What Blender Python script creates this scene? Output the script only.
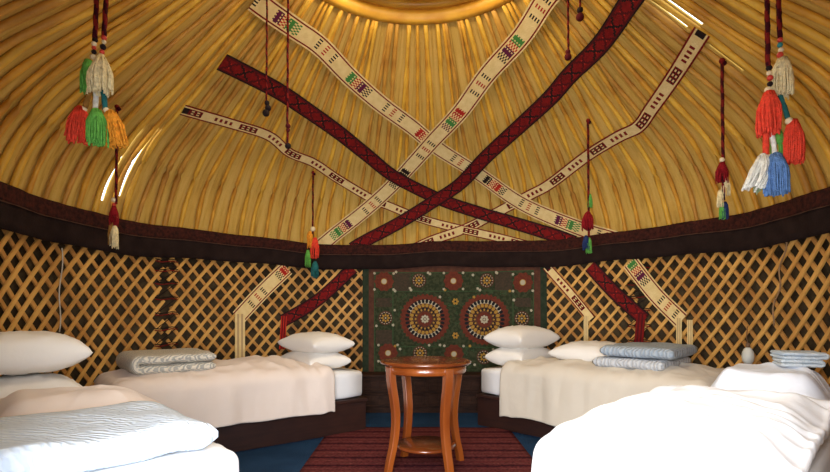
import bpy, bmesh, math, random
from math import sin, cos, pi, radians, sqrt, atan2, hypot
from mathutils import Vector, Matrix, noise
random.seed(7)
C = bpy.context.scene.collection
S = bpy.context.scene
for o in list(bpy.data.objects): bpy.data.objects.remove(o, do_unlink=True)

# ------------------------------------------------------------------ camera, world, light, exposure
PITCH, HC, FPX, CPY = .018, 1.05, 520.0, 299.5
cam = bpy.data.cameras.new('camera'); camo = bpy.data.objects.new('camera', cam); C.objects.link(camo)
camo.location = (0, 0, HC); camo.rotation_euler = (pi/2+PITCH, 0, 0)
cam.sensor_width = 36; cam.lens = FPX/830*36; cam.clip_start = .05; cam.shift_y = (CPY-236)/830
S.camera = camo
S.view_settings.view_transform = 'Standard'; S.view_settings.look = 'None'
S.view_settings.gamma = 1; S.view_settings.use_curve_mapping = False
S.view_settings.exposure = 0.0
w = bpy.data.worlds.new('sky'); S.world = w; w.use_nodes = True
w.node_tree.nodes['Background'].inputs[0].default_value = (.80, .90, 1, 1)
w.node_tree.nodes['Background'].inputs[1].default_value = 3.2
def area(name, loc, rot, sx, sy, power, col, spread=180):
    l = bpy.data.lights.new(name, 'AREA'); l.shape = 'RECTANGLE'; l.size = sx; l.size_y = sy
    l.energy = power; l.color = col; l.spread = radians(spread)
    o = bpy.data.objects.new(name, l); C.objects.link(o); o.location = loc; o.rotation_euler = rot
    return o
area('doorway_daylight', (-.25, -.45, 1.35), (radians(86), 0, radians(-4)), 1.6, 1.7, 232, (.98, .98, 1))
area('crown_fill', (.02, 3.29, 3.46), (0, 0, 0), 1.2, 1.2, 42, (1, .84, .58))  # added warm fill lamp below the closed crown cover, not an opening
sl = bpy.data.lights.new('sun', 'SUN'); sl.energy = 3.2; sl.angle = radians(14); sl.color = (1, .98, .95)
so = bpy.data.objects.new('sun', sl); C.objects.link(so); so.rotation_euler = Vector((.52, .80, -.36)).to_track_quat('-Z', 'Y').to_euler()

XC, YC = .02, 3.29            # centre of the round room

# ------------------------------------------------------------------ materials
MATS = {}
def mat(name, col, col2=None, rough=.7, scale=8, bump=0, bscale=40, spec=.3, detail=4, stretch=(1,1,1), contrast=(.35,.65), sheen=0, coat=0):
    if name in MATS: return MATS[name]
    m = bpy.data.materials.new(name); m.use_nodes = True; nt = m.node_tree; b = nt.nodes['Principled BSDF']
    b.inputs['Roughness'].default_value = rough; b.inputs['Specular IOR Level'].default_value = spec
    b.inputs['Base Color'].default_value = (*col, 1)
    if sheen: b.inputs['Sheen Weight'].default_value = sheen
    if coat: b.inputs['Coat Weight'].default_value = coat; b.inputs['Coat Roughness'].default_value = .12
    tc = nt.nodes.new('ShaderNodeTexCoord'); mp = nt.nodes.new('ShaderNodeMapping')
    mp.inputs['Scale'].default_value = stretch
    nt.links.new(tc.outputs['Object'], mp.inputs[0])
    if col2:
        n = nt.nodes.new('ShaderNodeTexNoise'); n.inputs['Scale'].default_value = scale; n.inputs['Detail'].default_value = detail
        r = nt.nodes.new('ShaderNodeValToRGB'); r.color_ramp.elements[0].position = contrast[0]; r.color_ramp.elements[1].position = contrast[1]
        r.color_ramp.elements[0].color = (*col, 1); r.color_ramp.elements[1].color = (*col2, 1)
        nt.links.new(mp.outputs[0], n.inputs[0]); nt.links.new(n.outputs[0], r.inputs[0]); nt.links.new(r.outputs[0], b.inputs['Base Color'])
    if bump:
        n2 = nt.nodes.new('ShaderNodeTexNoise'); n2.inputs['Scale'].default_value = bscale; n2.inputs['Detail'].default_value = 3
        bp = nt.nodes.new('ShaderNodeBump'); bp.inputs['Strength'].default_value = bump; bp.inputs['Distance'].default_value = .02
        nt.links.new(mp.outputs[0], n2.inputs[0]); nt.links.new(n2.outputs[0], bp.inputs['Height']); nt.links.new(bp.outputs[0], b.inputs['Normal'])
    MATS[name] = m; return m
def wave_mat(name, c1, c2, scale, dist, bump=.5, rough=.85, rot=(0,0,0), ramp=(.3,.7), dscale=2.0, wtype='BANDS'):
    m = mat(name, c1, rough=rough, spec=.15); nt = m.node_tree; b = nt.nodes['Principled BSDF']
    mp = [n for n in nt.nodes if n.type == 'MAPPING'][0]; mp.inputs['Rotation'].default_value = rot
    wv = nt.nodes.new('ShaderNodeTexWave'); wv.wave_type = wtype; wv.inputs['Scale'].default_value = scale
    wv.inputs['Distortion'].default_value = dist; wv.inputs['Detail'].default_value = 1.5; wv.inputs['Detail Scale'].default_value = dscale
    r = nt.nodes.new('ShaderNodeValToRGB'); r.color_ramp.elements[0].position = ramp[0]; r.color_ramp.elements[1].position = ramp[1]
    r.color_ramp.elements[0].color = (*c1, 1); r.color_ramp.elements[1].color = (*c2, 1)
    bp = nt.nodes.new('ShaderNodeBump'); bp.inputs['Strength'].default_value = bump; bp.inputs['Distance'].default_value = .01
    nt.links.new(mp.outputs[0], wv.inputs[0]); nt.links.new(wv.outputs['Fac'], r.inputs[0]); nt.links.new(r.outputs[0], b.inputs['Base Color'])
    nt.links.new(wv.outputs['Fac'], bp.inputs['Height']); nt.links.new(bp.outputs[0], b.inputs['Normal'])
    return m
POLE = [mat('pole_wood_%s' % s, c1, c2, .5, 5, .25, 30, .35, stretch=(1,1,1)) for s, c1, c2 in
        (('honey', (.84,.45,.045), (.54,.24,.025)), ('golden', (.88,.53,.065), (.64,.34,.035)), ('tan', (.70,.37,.06), (.44,.20,.03)))]
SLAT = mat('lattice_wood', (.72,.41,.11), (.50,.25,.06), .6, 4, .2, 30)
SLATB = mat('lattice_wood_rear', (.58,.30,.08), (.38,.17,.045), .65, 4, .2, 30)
FELT = mat('roof_felt', (.58,.335,.072), (.45,.25,.050), .9, 2.2, .25, 60, .1)
WFELT = mat('wall_felt', (.085,.06,.032), (.045,.032,.02), .95, 14, .4, 60, .05)
RING = mat('crown_wood', (.82,.44,.045), (.68,.32,.03), .4, 6, .15, 20, .5)
CROWNF = mat('crown_felt', (.46,.24,.055), (.26,.12,.03), .9, 5, .4, 20, .1)
BLACKC = mat('black_brown_cloth', (.016,.009,.008), (.024,.014,.012), .9, 10, .3, 60, .1)
FRTRIM = mat('maroon_brown_weave', (.065,.017,.012), (.020,.009,.008), .9, 38, .3, 80, .1)
FRLINE = mat('tan_stitching', (.10,.045,.025), rough=.9)
CREAM = mat('cream_wool', (.82,.65,.32), (.74,.56,.25), .9, 20, .3, 90, .1)
RED = mat('red_wool', (.50,.035,.02), (.38,.02,.015), .9, 20, spec=.1)
DRED = mat('dark_red_wool', (.23,.012,.012), (.15,.010,.010), .9, 30, .3, 90, .1)
MAROON = mat('maroon_wool', (.085,.010,.012), rough=.9, spec=.1)
BLK = mat('black_wool', (.02,.012,.012), rough=.9, spec=.1)
GRN = mat('green_wool', (.06,.22,.05), rough=.9, spec=.1)
PUR = mat('purple_wool', (.11,.015,.05), rough=.9, spec=.1)
BASE = mat('dark_bed_wood', (.034,.012,.008), (.022,.008,.006), .45, 6, .05, 20, .4, stretch=(1,1,6))
SHEET = mat('white_sheet', (.80,.80,.80), (.76,.77,.79), .85, 3, .12, 18, .15, sheen=.1)
PILLOW = mat('white_pillow_cotton', (.80,.77,.72), (.76,.73,.68), .85, 3, .15, 14, .15, sheen=.1)
DUV = mat('cream_duvet_cotton', (.74,.64,.57), (.70,.60,.53), .8, 3, .5, 6, .2, sheen=.15)
DUVW = mat('white_duvet_cotton', (.82,.83,.86), (.78,.80,.85), .8, 3, .5, 6, .2, sheen=.1)
TABLE = mat('varnished_table_wood', (.30,.075,.012), (.20,.042,.007), .22, 7, .03, 20, .6, stretch=(1,1,.25), coat=.5)
TABLED = mat('table_top_wood', (.19,.042,.009), (.13,.028,.006), .2, 7, 0, 20, .6, coat=.5)
CHEST = mat('chest_wood', (.045,.020,.012), (.022,.010,.007), .65, 8, .1, 20, .12, stretch=(1,1,5))
RUGM = None

# ------------------------------------------------------------------ helpers
def link(name, me, m=None, parent=None, loc=(0,0,0), rotz=0):
    o = bpy.data.objects.new(name, me); C.objects.link(o); o.location = loc; o.rotation_euler = (0,0,rotz)
    if parent: o.parent = parent
    if m is not None and me is not None:
        for k in (m if isinstance(m, (list, tuple)) else [m]): me.materials.append(k)
    return o
def mesh(name, verts, faces, m=None, parent=None, loc=(0,0,0), rotz=0, smooth=True, mi=None, recalc=False):
    me = bpy.data.meshes.new(name); me.from_pydata([tuple(v) for v in verts], [], faces)
    if recalc:
        bm = bmesh.new(); bm.from_mesh(me); bmesh.ops.recalc_face_normals(bm, faces=bm.faces); bm.to_mesh(me); bm.free()
    if smooth: me.polygons.foreach_set('use_smooth', [True]*len(me.polygons))
    if mi: me.polygons.foreach_set('material_index', mi)
    return link(name, me, m, parent, loc, rotz)
def tag(o, label, cat, group=None, kind=None):
    o['label'] = label; o['category'] = cat
    if group: o['group'] = group
    if kind: o['kind'] = kind
    return o
def empty(name, loc=(0,0,0), rotz=0):
    return link(name, None, None, None, loc, rotz)
def struct(o): o['kind'] = 'structure'; return o
class MB:
    def __init__(s): s.v = []; s.f = []; s.mi = []
    def add(s, vs, fs, k=0):
        n = len(s.v); s.v += [tuple(v) for v in vs]; s.f += [tuple(i+n for i in f) for f in fs]; s.mi += [k]*len(fs)
    def box(s, x0, x1, y0, y1, z0, z1, k=0):
        s.add([(x0,y0,z0),(x1,y0,z0),(x1,y1,z0),(x0,y1,z0),(x0,y0,z1),(x1,y0,z1),(x1,y1,z1),(x0,y1,z1)],
              [(0,3,2,1),(4,5,6,7),(0,1,5,4),(1,2,6,5),(2,3,7,6),(3,0,4,7)], k)
    def tube(s, pts, r, n=8, k=0, caps=True, mfun=None, square=False):
        pts = [Vector(p) for p in pts]; rs = r if isinstance(r, (list, tuple)) else [r]*len(pts)
        vs = []; up = Vector((0.13,.07,1)).normalized()
        for i, p in enumerate(pts):
            t = (pts[min(i+1,len(pts)-1)]-pts[max(i-1,0)]).normalized()
            a = t.cross(up if abs(t.dot(up)) < .97 else Vector((1,0,0))).normalized(); b = t.cross(a)
            if abs(t.z) > .8: a = Vector((1,0,0)) - t*t.x; a.normalize(); b = t.cross(a)
            for j in range(n):
                q = 2*pi*(j+.5)/n
                vs.append(p+(a*cos(q)+b*sin(q))*rs[i])
        base = len(s.v); s.v += [tuple(v) for v in vs]
        for i in range(len(pts)-1):
            for j in range(n):
                s.f.append((base+i*n+j, base+i*n+(j+1)%n, base+(i+1)*n+(j+1)%n, base+(i+1)*n+j))
                s.mi.append(mfun(i,j) if mfun else k)
        if caps:
            s.f.append(tuple(base+j for j in range(n))[::-1]); s.mi.append(k)
            s.f.append(tuple(base+(len(pts)-1)*n+j for j in range(n))); s.mi.append(k)
    def lathe(s, prof, n=32, c=(0,0,0), k=0):
        vs = []
        for r, z in prof:
            for j in range(n): a = 2*pi*j/n; vs.append((c[0]+r*cos(a), c[1]+r*sin(a), c[2]+z))
        fs = [(i*n+j, i*n+(j+1)%n, (i+1)*n+(j+1)%n, (i+1)*n+j) for i in range(len(prof)-1) for j in range(n)]
        s.add(vs, fs, k)
    def ball(s, c, r, k=0, sz=1, n=10):
        s.lathe([(max(r*sin(pi*i/6),1e-4), -r*sz*cos(pi*i/6)) for i in range(7)], n, c, k)
    def build(s, name, m, parent=None, loc=(0,0,0), rotz=0, smooth=True, recalc=True):
        return mesh(name, s.v, s.f, m, parent, loc, rotz, smooth, s.mi, recalc)
def bevel(o, w=.01, seg=2):
    md = o.modifiers.new('bevel', 'BEVEL'); md.width = w; md.segments = seg; md.limit_method = 'ANGLE'; md.angle_limit = radians(40)
    return o
def flat(o): o.data.polygons.foreach_set('use_smooth', [False]*len(o.data.polygons)); return o
def ray(px, py):
    u = (px-415)/FPX; q = (CPY-py)/FPX
    return Vector((u, cos(PITCH)-q*sin(PITCH), sin(PITCH)+q*cos(PITCH)))
def at(px, py, Y):
    r = ray(px, py); return Vector((0,0,HC)) + r*(Y/r.y)
def cyl_at(px, py, R):                      # azimuth and height on the round wall
    r = ray(px, py); a = r.x**2+r.y**2; b = -2*(r.x*XC+r.y*YC); c = XC**2+YC**2-R*R
    t = (-b+sqrt(b*b-4*a*c))/2/a; p = Vector((0,0,HC))+r*t
    return atan2(p.x-XC, p.y-YC), p.z
def pol(a, r, z): return Vector((XC+r*sin(a), YC+r*cos(a), z))

# ------------------------------------------------------------------ roof profile (radius, height)
PROF = []
for i in range(17):
    t = i/16; PROF.append(((1-t)**2*2.5+2*t*(1-t)*2.42+t*t*2.05, (1-t)**2*1.62+2*t*(1-t)*2.10+t*t*2.416))
for i in range(1, 21):
    t = i/20; PROF.append((2.05+(.92-2.05)*t, 2.416+(3.372-2.416)*t))
def rz(z):
    if z <= 1.62: return 2.5
    for (r0,z0),(r1,z1) in zip(PROF, PROF[1:]):
        if z <= z1: return r0+(r1-r0)*(z-z0)/(z1-z0)
    return .92
def roof_at(px, py, off=0):
    r = ray(px, py); t = 8.0
    while t > .3:
        p = Vector((0,0,HC))+r*t
        if p.z < 3.37 and hypot(p.x-XC, p.y-YC) < rz(p.z)-off: return p
        t -= .004
    return p

# ------------------------------------------------------------------ setting: floor, felt wall, felt roof, door
o = mesh('floor', [(-3.2,-1.2,0),(3.2,-1.2,0),(3.2,6.4,0),(-3.2,6.4,0)], [(0,1,2,3)],
         mat('blue_carpet', (.017,.050,.112), (.011,.034,.080), .95, 3, .6, 120, .1), smooth=False)
struct(o)
md = o.modifiers.new('s', 'SOLIDIFY'); md.thickness = .05; md.offset = -1
DOORA = radians(157)
def arc_wall(name, R, z0, z1, a0, a1, m, n=120, th=.03):
    vs = []; fs = []
    for i in range(n+1):
        a = a0+(a1-a0)*i/n; vs += [pol(a,R,z0), pol(a,R,z1), pol(a,R+th,z1), pol(a,R+th,z0)]
    for i in range(n):
        for j in range(4): fs.append((i*4+j, i*4+4+j, i*4+4+(j+1)%4, i*4+(j+1)%4))
    fs += [(0,1,2,3), (n*4+3,n*4+2,n*4+1,n*4)]
    return mesh(name, vs, fs, m, recalc=True)
struct(arc_wall('wall_round', 2.515, 0, 1.68, -DOORA, DOORA, WFELT))
# felt roof with sun glints imitated by made-up narrow slits
az = sorted(set([i*2.5 for i in range(-72, 73)]+[-76.0,-75.0,-72.8,-71.9, 94.3,95.3,97.5,98.5, 94.7]))
zz = sorted(set([z for _, z in PROF]+[1.87,1.93,2.43,2.28,2.78,3.0,2.74,2.95,2.50,2.67]))
glint_slits = [(-72.8,-71.9,1.93,2.43), (-76.0,-75.0,1.87,2.40), (94.3,95.3,2.78,3.0), (97.5,98.5,2.74,2.95), (94.3,94.7,2.50,2.67)]
vs = [pol(radians(a), rz(z)+.035, z) for z in zz for a in az]; fs = []
vs += [pol(radians(a), .92, 3.47) for a in az]; zz.append(3.47)
n = len(az)
for i in range(len(zz)-1):
    for j in range(n-1):
        am, zm = (az[j]+az[j+1])/2, (zz[i]+zz[i+1])/2
        if any(s[0] < am < s[1] and s[2] < zm < s[3] for s in glint_slits): continue
        fs.append((i*n+j, i*n+j+1, (i+1)*n+j+1, (i+1)*n+j))
o = struct(mesh('ceiling', vs, fs, FELT)); md = o.modifiers.new('s','SOLIDIFY'); md.thickness = .012; md.offset = 0
# reed mat pattern on the felt: fine stripes running up the roof
nt = FELT.node_tree; b = nt.nodes['Principled BSDF']
tc = nt.nodes.new('ShaderNodeTexCoord'); mp = nt.nodes.new('ShaderNodeMapping'); mp.inputs['Location'].default_value = (-XC, -YC, 0)
sx = nt.nodes.new('ShaderNodeSeparateXYZ'); at2 = nt.nodes.new('ShaderNodeMath'); at2.operation = 'ARCTAN2'
cb = nt.nodes.new('ShaderNodeCombineXYZ'); ml = nt.nodes.new('ShaderNodeMath'); ml.operation = 'MULTIPLY'; ml.inputs[1].default_value = 34
mz = nt.nodes.new('ShaderNodeMath'); mz.operation = 'MULTIPLY'; mz.inputs[1].default_value = 1.3
nz = nt.nodes.new('ShaderNodeTexNoise'); nz.inputs['Scale'].default_value = 1.6; nz.inputs['Detail'].default_value = 5; nz.inputs['Roughness'].default_value = .65
rp = nt.nodes.new('ShaderNodeValToRGB'); e = rp.color_ramp.elements
e[0].position = .32; e[0].color = (.41,.22,.038,1); e[1].position = .62; e[1].color = (.69,.46,.125,1); q = e.new(.47); q.color = (.62,.39,.085,1)
nt.links.new(tc.outputs['Object'], mp.inputs[0]); nt.links.new(mp.outputs[0], sx.inputs[0])
nt.links.new(sx.outputs[0], at2.inputs[0]); nt.links.new(sx.outputs[1], at2.inputs[1]); nt.links.new(at2.outputs[0], ml.inputs[0])
nt.links.new(sx.outputs[2], mz.inputs[0]); nt.links.new(ml.outputs[0], cb.inputs[0]); nt.links.new(mz.outputs[0], cb.inputs[1])
nt.links.new(cb.outputs[0], nz.inputs[0]); nt.links.new(nz.outputs[0], rp.inputs[0]); nt.links.new(rp.outputs[0], b.inputs['Base Color'])
# door frame
m_ = MB()
for sx in (-1, 1): m_.box(XC+sx*.90-.05, XC+sx*.90+.05, .88, .99, 0, 1.74)
m_.box(XC-.95, XC+.95, .88, .99, 1.74, 1.84)
struct(bevel(flat(m_.build('door_1', RING)), .008))

# ------------------------------------------------------------------ crown
cr = empty('crown_ring', (XC, YC, 3.425)); tag(cr, 'yellow bent-wood crown ring at the top of the tent', 'roof ring')
m_ = MB(); m_.lathe([(0.929,-.05),(0.948,.0),(0.939,.05),(0.891,.06),(0.862,.04),(0.853,-.0),(0.872,-.045),(0.901,-.06),(0.929,-.05)], 96)
m_.build('rim', RING, cr)
m_ = MB(); m_.lathe([(0.896,.05),(0.881,.10),(0.843,.11),(0.824,.09),(0.833,.05),(0.896,.05)], 96); m_.build('inner_rim', RING, cr)
for k in range(4):
    for d in (-.10, .10):
        m_ = MB(); th = k*pi/4
        pts = [(cos(th)*t*.86-sin(th)*d, sin(th)*t*.86+cos(th)*d, .09+.26*(1-t*t)+.012*k) for t in [i/8-1 for i in range(17)]]
        m_.tube(pts, .016, 6); m_.build('crossbar', RING, cr)
m_ = MB(); m_.lathe([(0.948,.04),(0.891,.16),(0.718,.30),(0.431,.40),(0.010,.44)], 64)
o = m_.build('crown_cover', CROWNF, cr)

# ------------------------------------------------------------------ roof poles
NP = 112
def pole_mesh(seed):
    rnd = random.Random(seed); m_ = MB(); pts = []; rs = []
    path = [(2.5-r, z-1.62) for r, z in PROF]
    L = len(path)
    for i, (x, z) in enumerate(path):
        t = i/(L-1); wob = .014*sin(t*9+seed)*sin(pi*t)+.006*sin(t*21+seed*2)*sin(pi*t)
        pts.append((x, wob*(1-.5*t), z)); rs.append(.0200-.0035*t+.0022*sin(t*30+seed*3)+.0012*((seed*7)%5-2))
    m_.tube(pts, rs, 8)
    me_o = m_.build('roof_pole', [POLE[seed % 3]]); return me_o
protos = [pole_mesh(k) for k in range(6)]
used = set(); k = 0
order = [0,3,1,5,2,4,1,0,4,3,5,2,0,5,1,3]
for i in range(-42, 43):
    a = radians(i*360/NP+.45*sin(i*5.7)+.25*sin(i*2.1)); s_ = order[(i*7) % 16]
    p = protos[s_]
    o = p if s_ not in used else p.copy()
    if s_ in used: C.objects.link(o)
    used.add(s_)
    o.location = pol(a, 2.5, 1.62); o.rotation_euler = (0, 0, -pi/2-a+.05*sin(i*2.3)*.35)
    tag(o, 'golden-brown bent wooden roof pole rising from wall top to crown ring', 'pole', 'roof poles')
for k_ in range(6):
    if k_ not in used: bpy.data.objects.remove(protos[k_])

# ------------------------------------------------------------------ lattice wall
def lattice(a0, a1, label, phase=0):
    root = empty('lattice_panel', pol((a0+a1)/2, 2.44, 0)); tag(root, label, 'lattice')
    off = Vector(root.location)
    H = 1.57; pitch_ = .134/2.43; run = 1.42/2.43; nseg = 14
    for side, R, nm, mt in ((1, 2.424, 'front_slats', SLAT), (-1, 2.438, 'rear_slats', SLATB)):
        m_ = MB(); nmax = int((a1-a0+run)/pitch_)+3
        for q in range(-2, nmax):
            s0 = a0-run+q*pitch_ + (pitch_*.5 if side < 0 else 0)
            pts = []
            rr = random.Random(q*3+side)
            jit = rr.uniform(-.004,.004); wd = .0132+rr.uniform(-.001,.002)
            for j in range(nseg*2+1):
                t = j/(nseg*2); bow = .012*sin(pi*t)
                a = s0+run*t+jit if side > 0 else s0+run*(1-t)+jit
                if a0 <= a <= a1: pts.append((a, H*t, bow))
            if len(pts) < 2: continue
            vs = []; 
            sl = atan2(H, run*2.43)
            for a, z, bow in pts:
                du = sin(sl)*wd/2.43*side; dz = -cos(sl)*wd
                for (uu, rr_) in ((-1,-.0055),(1,-.0055),(1,.0055),(-1,.0055)):
                    p = pol(a+du*uu, R+rr_, max(0, z+dz*uu)); vs.append(p-off)
            fs = [(j*4+k, j*4+(k+1)%4, j*4+4+(k+1)%4, j*4+4+k) for j in range(len(pts)-1) for k in range(4)]
            fs += [(3,2,1,0), tuple(len(vs)-4+k for k in range(4))]
            m_.add(vs, fs)
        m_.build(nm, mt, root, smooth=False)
    return root
J1, J2 = cyl_at(165, 315, 2.43)[0], cyl_at(640, 315, 2.43)[0]
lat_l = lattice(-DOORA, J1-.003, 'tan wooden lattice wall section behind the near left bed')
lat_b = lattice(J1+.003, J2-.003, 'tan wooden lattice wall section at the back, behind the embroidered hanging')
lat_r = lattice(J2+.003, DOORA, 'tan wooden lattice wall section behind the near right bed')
def lashing(root, a, zs, dz=.0):
    m_ = MB(); off = Vector(root.location)
    for z in zs:
        for d in (-.008, .008):
            pts = [pol(a+t*.045, 2.412, z+d+.008*sin(t*3))-off for t in (-1,-.5,0,.5,1)]
            m_.tube(pts, .004, 6, k=0 if d < 0 else 1)
        pts = [pol(a+(-.045 if t < .5 else .045)*(1 if t < .5 else 1), 2.412, z+t*.05)-off for t in (0,.4)]
    for z, z2 in zip(zs, zs[1:]):
        m_.tube([pol(a-.04, 2.415, z)-off, pol(a+.04, 2.415, z2)-off], .0035, 6, k=1)
    o = m_.build('lashing', [DRED, BLK], root); o['label'] = 'dark red and black cord lashing'
lashing(lat_l, J1, [.62,.75,.88,1.01,1.14,1.27,1.38,1.46])
lashing(lat_r, J2, [.62,.76,.90,1.04,1.16,1.28,1.42])

# ------------------------------------------------------------------ dark frieze band around the wall top
root = empty('frieze_band', (XC, YC, 1.49)); tag(root, 'wide black-brown cloth band circling the room above the lattice', 'cloth band')
def band_z(a, which):
    wob = .014*sin(a*7+1)+.006*sin(a*17)
    bump = .030*math.exp(-((a-.22)/.28)**2) - .012*math.exp(-((a+.35)/.35)**2)
    bot, top = 1.487+wob+bump*.5, 1.752+wob*.7+bump
    return bot+(top-bot)*which
def strip(name, R, w0, w1, m, parent, th=.006, amp=.006):
    off = Vector(parent.location); vs = []; fs = []; n = 260; rows = 5
    for i in range(n+1):
        a = -DOORA+2*DOORA*i/n
        for j in range(rows+1):
            q = w0+(w1-w0)*j/rows
            vs.append(pol(a, R+amp*sin(a*40+q*3)+amp*.6*sin(a*91+j), band_z(a, q))-off)
    for i in range(n):
        for j in range(rows): b_ = i*(rows+1)+j; fs.append((b_, b_+rows+1, b_+rows+2, b_+1))
    o = mesh(name, vs, fs, m, parent); md = o.modifiers.new('s','SOLIDIFY'); md.thickness = th; md.offset = 0
    return o
strip('cloth', 2.388, 0, .98, BLACKC, root)
o = strip('woven_trim', 2.380, .60, 1.0, FRTRIM, root); o['label'] = 'maroon patterned woven trim'
o = strip('trim_line', 2.375, .585, .605, FRLINE, root, .004); o['label'] = 'thin tan stitched line'

# ------------------------------------------------------------------ woven tent bands
def surf(a, z, off):
    r = rz(z)-off if z > 1.72 else 2.5-off
    return pol(a, r, z)
def resample(P, step):
    P = [Vector(p) for p in P]; D = []
    n = len(P)
    for i in range(n-1):                       # catmull-rom
        p0, p1, p2, p3 = P[max(i-1,0)], P[i], P[i+1], P[min(i+2,n-1)]
        for k in range(8):
            t = k/8
            D.append(.5*((2*p1)+(-p0+p2)*t+(2*p0-5*p1+4*p2-p3)*t*t+(-p0+3*p1-3*p2+p3)*t**3))
    D.append(P[-1]); out = [D[0]]; acc = 0; tot = 0
    for a, b in zip(D, D[1:]):
        L = (b-a).length
        while acc+L >= step:
            f = (step-acc)/L; a = a.lerp(b, f); L = (b-a).length; acc = 0; out.append(a.copy())
        acc += L
    return out
def strap(name, pts3, width, nc, pat, mats, parent, step=.012, taper=0):
    P = resample(pts3, step)
    off = Vector(parent.location); vs = []; fs = []; mi = []
    n = len(P)
    for i, p in enumerate(P):
        T = (P[min(i+3,n-1)]-P[max(i-3,0)]).normalized()
        rad = Vector((p.x-XC, p.y-YC, 0)); 
        d = rad.length; rad.normalize()
        z = p.z
        dr = (rz(z+.03)-rz(z-.03))/.06 if z > 1.75 else 0
        N = (rad-Vector((0,0,1))*dr).normalized()
        B = N.cross(T).normalized()
        for j in range(nc+1):
            v = (j/nc-.5)*width
            q = p+B*v
            if z <= 1.75:                       # keep on the curved wall
                h = Vector((q.x-XC, q.y-YC, 0)); h.normalize(); q = Vector((XC,YC,q.z))+h*d
            vs.append(q-off)
    for i in range(n-1):
        for j in range(nc):
            b_ = i*(nc+1)+j; fs.append((b_, b_+1, b_+nc+2, b_+nc+1)); mi.append(pat(i, j, nc, n))
    o = mesh(name, vs, fs, mats, parent, smooth=False, mi=mi)
    md = o.modifiers.new('s','SOLIDIFY'); md.thickness = .004; md.offset = 0
    return o
BM = [CREAM, RED, BLK, GRN, PUR, DRED, MAROON, mat('tan_wool', (.50,.34,.17), rough=.9, spec=.1)]
def white_pat(phase=0, seed=0, period=70):
    cols = [[2,1,1,2],[4,1,3],[3,1,4,2],[1,1,3,4]]
    def f(i, j, nc, n):
        if j in (0, nc-1): return 0
        if j in (1, nc-2): return 5
        if j in (2, nc-3): return 0
        u = (i+phase) % period; c = cols[((i+phase)//period+seed) % 4]; mid = j-3
        if u < 22:                               # dense block
            row = int(u/5.5); c_ = c[min(row, len(c)-1)]
            return c_ if (mid+(u//2)) % 2 == 0 else (0 if row % 2 else (c_ if u % 4 else 0))
        v = u-period//2-2
        if 0 <= v < 18:                          # three spaced rows of lozenges
            if v < 3 or v >= 15: return 2 if mid % 2 == 0 else 0
            if 7 <= v < 10: return 1 if mid % 2 == 0 else 0
        return 0
    return f
def thin_pat(phase=0, period=44):
    def f(i, j, nc, n):
        if j in (0, nc-1): return 5
        if j in (1, nc-2): return 0
        u = (i+phase) % period
        if i < 4: return 2
        if u < 14: return 6 if (j+u//2) % 2 else (5 if u % 4 < 2 else 0)
        if 22 <= u < 38 and u % 4 < 2: return 5 if 2 < j < nc-3 else 0
        return 0
    return f
def red_pat(i, j, nc, n):
    if j in (0, nc-1): return 2
    if j in (1, nc-2): return 6
    c = (nc-1)/2; d = abs(j-c); u = i % 12; k = abs(u-6)
    if abs(d-k*.85) < .9: return 2 if (i//12) % 2 else 6
    if d+k < 2.2: return 1
    return 5
def px_roof(L, off=.05): return [roof_at(x, y, off) for x, y in L]
def px_wall(L, R=2.402):
    return [pol(*(lambda t: (t[0], R, t[1]))(cyl_at(x, y, R))) for x, y in L]
def tent_band(label, roof_px, wall_px, tail_px, width, nc, pat, wpat=None, tailm=None, tailw=.06, off=.045, extra=None):
    P = px_roof(roof_px, off)
    root = empty('tent_band', P[len(P)//2]); tag(root, label, 'woven band')
    strap('strap', P, width, nc, pat, BM, root)
    if wall_px: strap('lower_strap', px_wall(wall_px), width*.95, nc, wpat or pat, BM, root)
    if tail_px:
        for t in tail_px:
            Q = px_wall(t, 2.397)
            strap('tail', Q, tailw, 5, lambda i,j,nc,n: tailm if j % 2 == 0 else (6 if tailm else 7), BM, root)
    return root
tent_band('white patterned band, wide, falling from upper left to the wall right of the hanging',
    [(255,0),(271,12),(297,30),(321,47),(351,78),(382,105),(412,127),(439,149),(480,175),(514,199),(541,213),(584,230),(618,241),(628,245)],
    [(630,262),(655,294),(682,321)], [[(679,318),(679,352)],[(690,320),(690,352)]], .165, 14, white_pat(52, 0), white_pat(0, 2), 0, .05)
tent_band('white patterned band, wide, falling from upper right to the wall left of the hanging',
    [(562,-20),(545,0),(521,37),(487,75),(460,112),(433,141),(416,160),(389,189),(362,213),(334,235),(319,248),(314,252)],
    [(287,268),(262,292),(238,318)], [[(240,314),(240,364)]], .165, 14, white_pat(20, 1), white_pat(10, 0), 0, .10, off=.056)
tent_band('dark red band starting at the left near the hanging cords and falling right',
    [(222,62),(250,76),(280,92),(304,108),(338,132),(368,156),(395,177),(439,199),(480,213),(514,223),(550,234),(575,243)],
    [(590,266),(615,293),(645,320)], [[(641,314),(638,352)]], .14, 12, red_pat, red_pat, 5, .085, off=.068)
tent_band('dark red band starting at the upper right and falling left across the white bands',
    [(645,-20),(631,0),(601,44),(570,75),(550,98),(521,125),(487,156),(460,184),(433,202),(399,223),(365,241),(352,249)],
    [(353,268),(318,300),(283,321)], [[(284,316),(282,350)]], .14, 12, red_pat, red_pat, 1, .06, off=.080)
tent_band('narrow cream band low on the left, below the dark red band',
    [(183,110),(232,124),(269,136),(290,153),(314,163),(338,179),(372,199),(389,206),(422,219),(456,228),(500,238),(530,246)],
    [(546,266),(570,293),(592,320)], [[(586,316),(586,348)]], .095, 9, thin_pat(0), thin_pat(9), 0, .045, off=.034)
tent_band('narrow cream band on the right, bent near the right tassels',
    [(702,32),(675,75),(652,108),(638,127),(618,137),(587,156),(550,184),(528,196),(494,214),(467,228),(433,240),(415,248)],
    None, None, .11, 9, thin_pat(12), off=.034)

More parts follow.
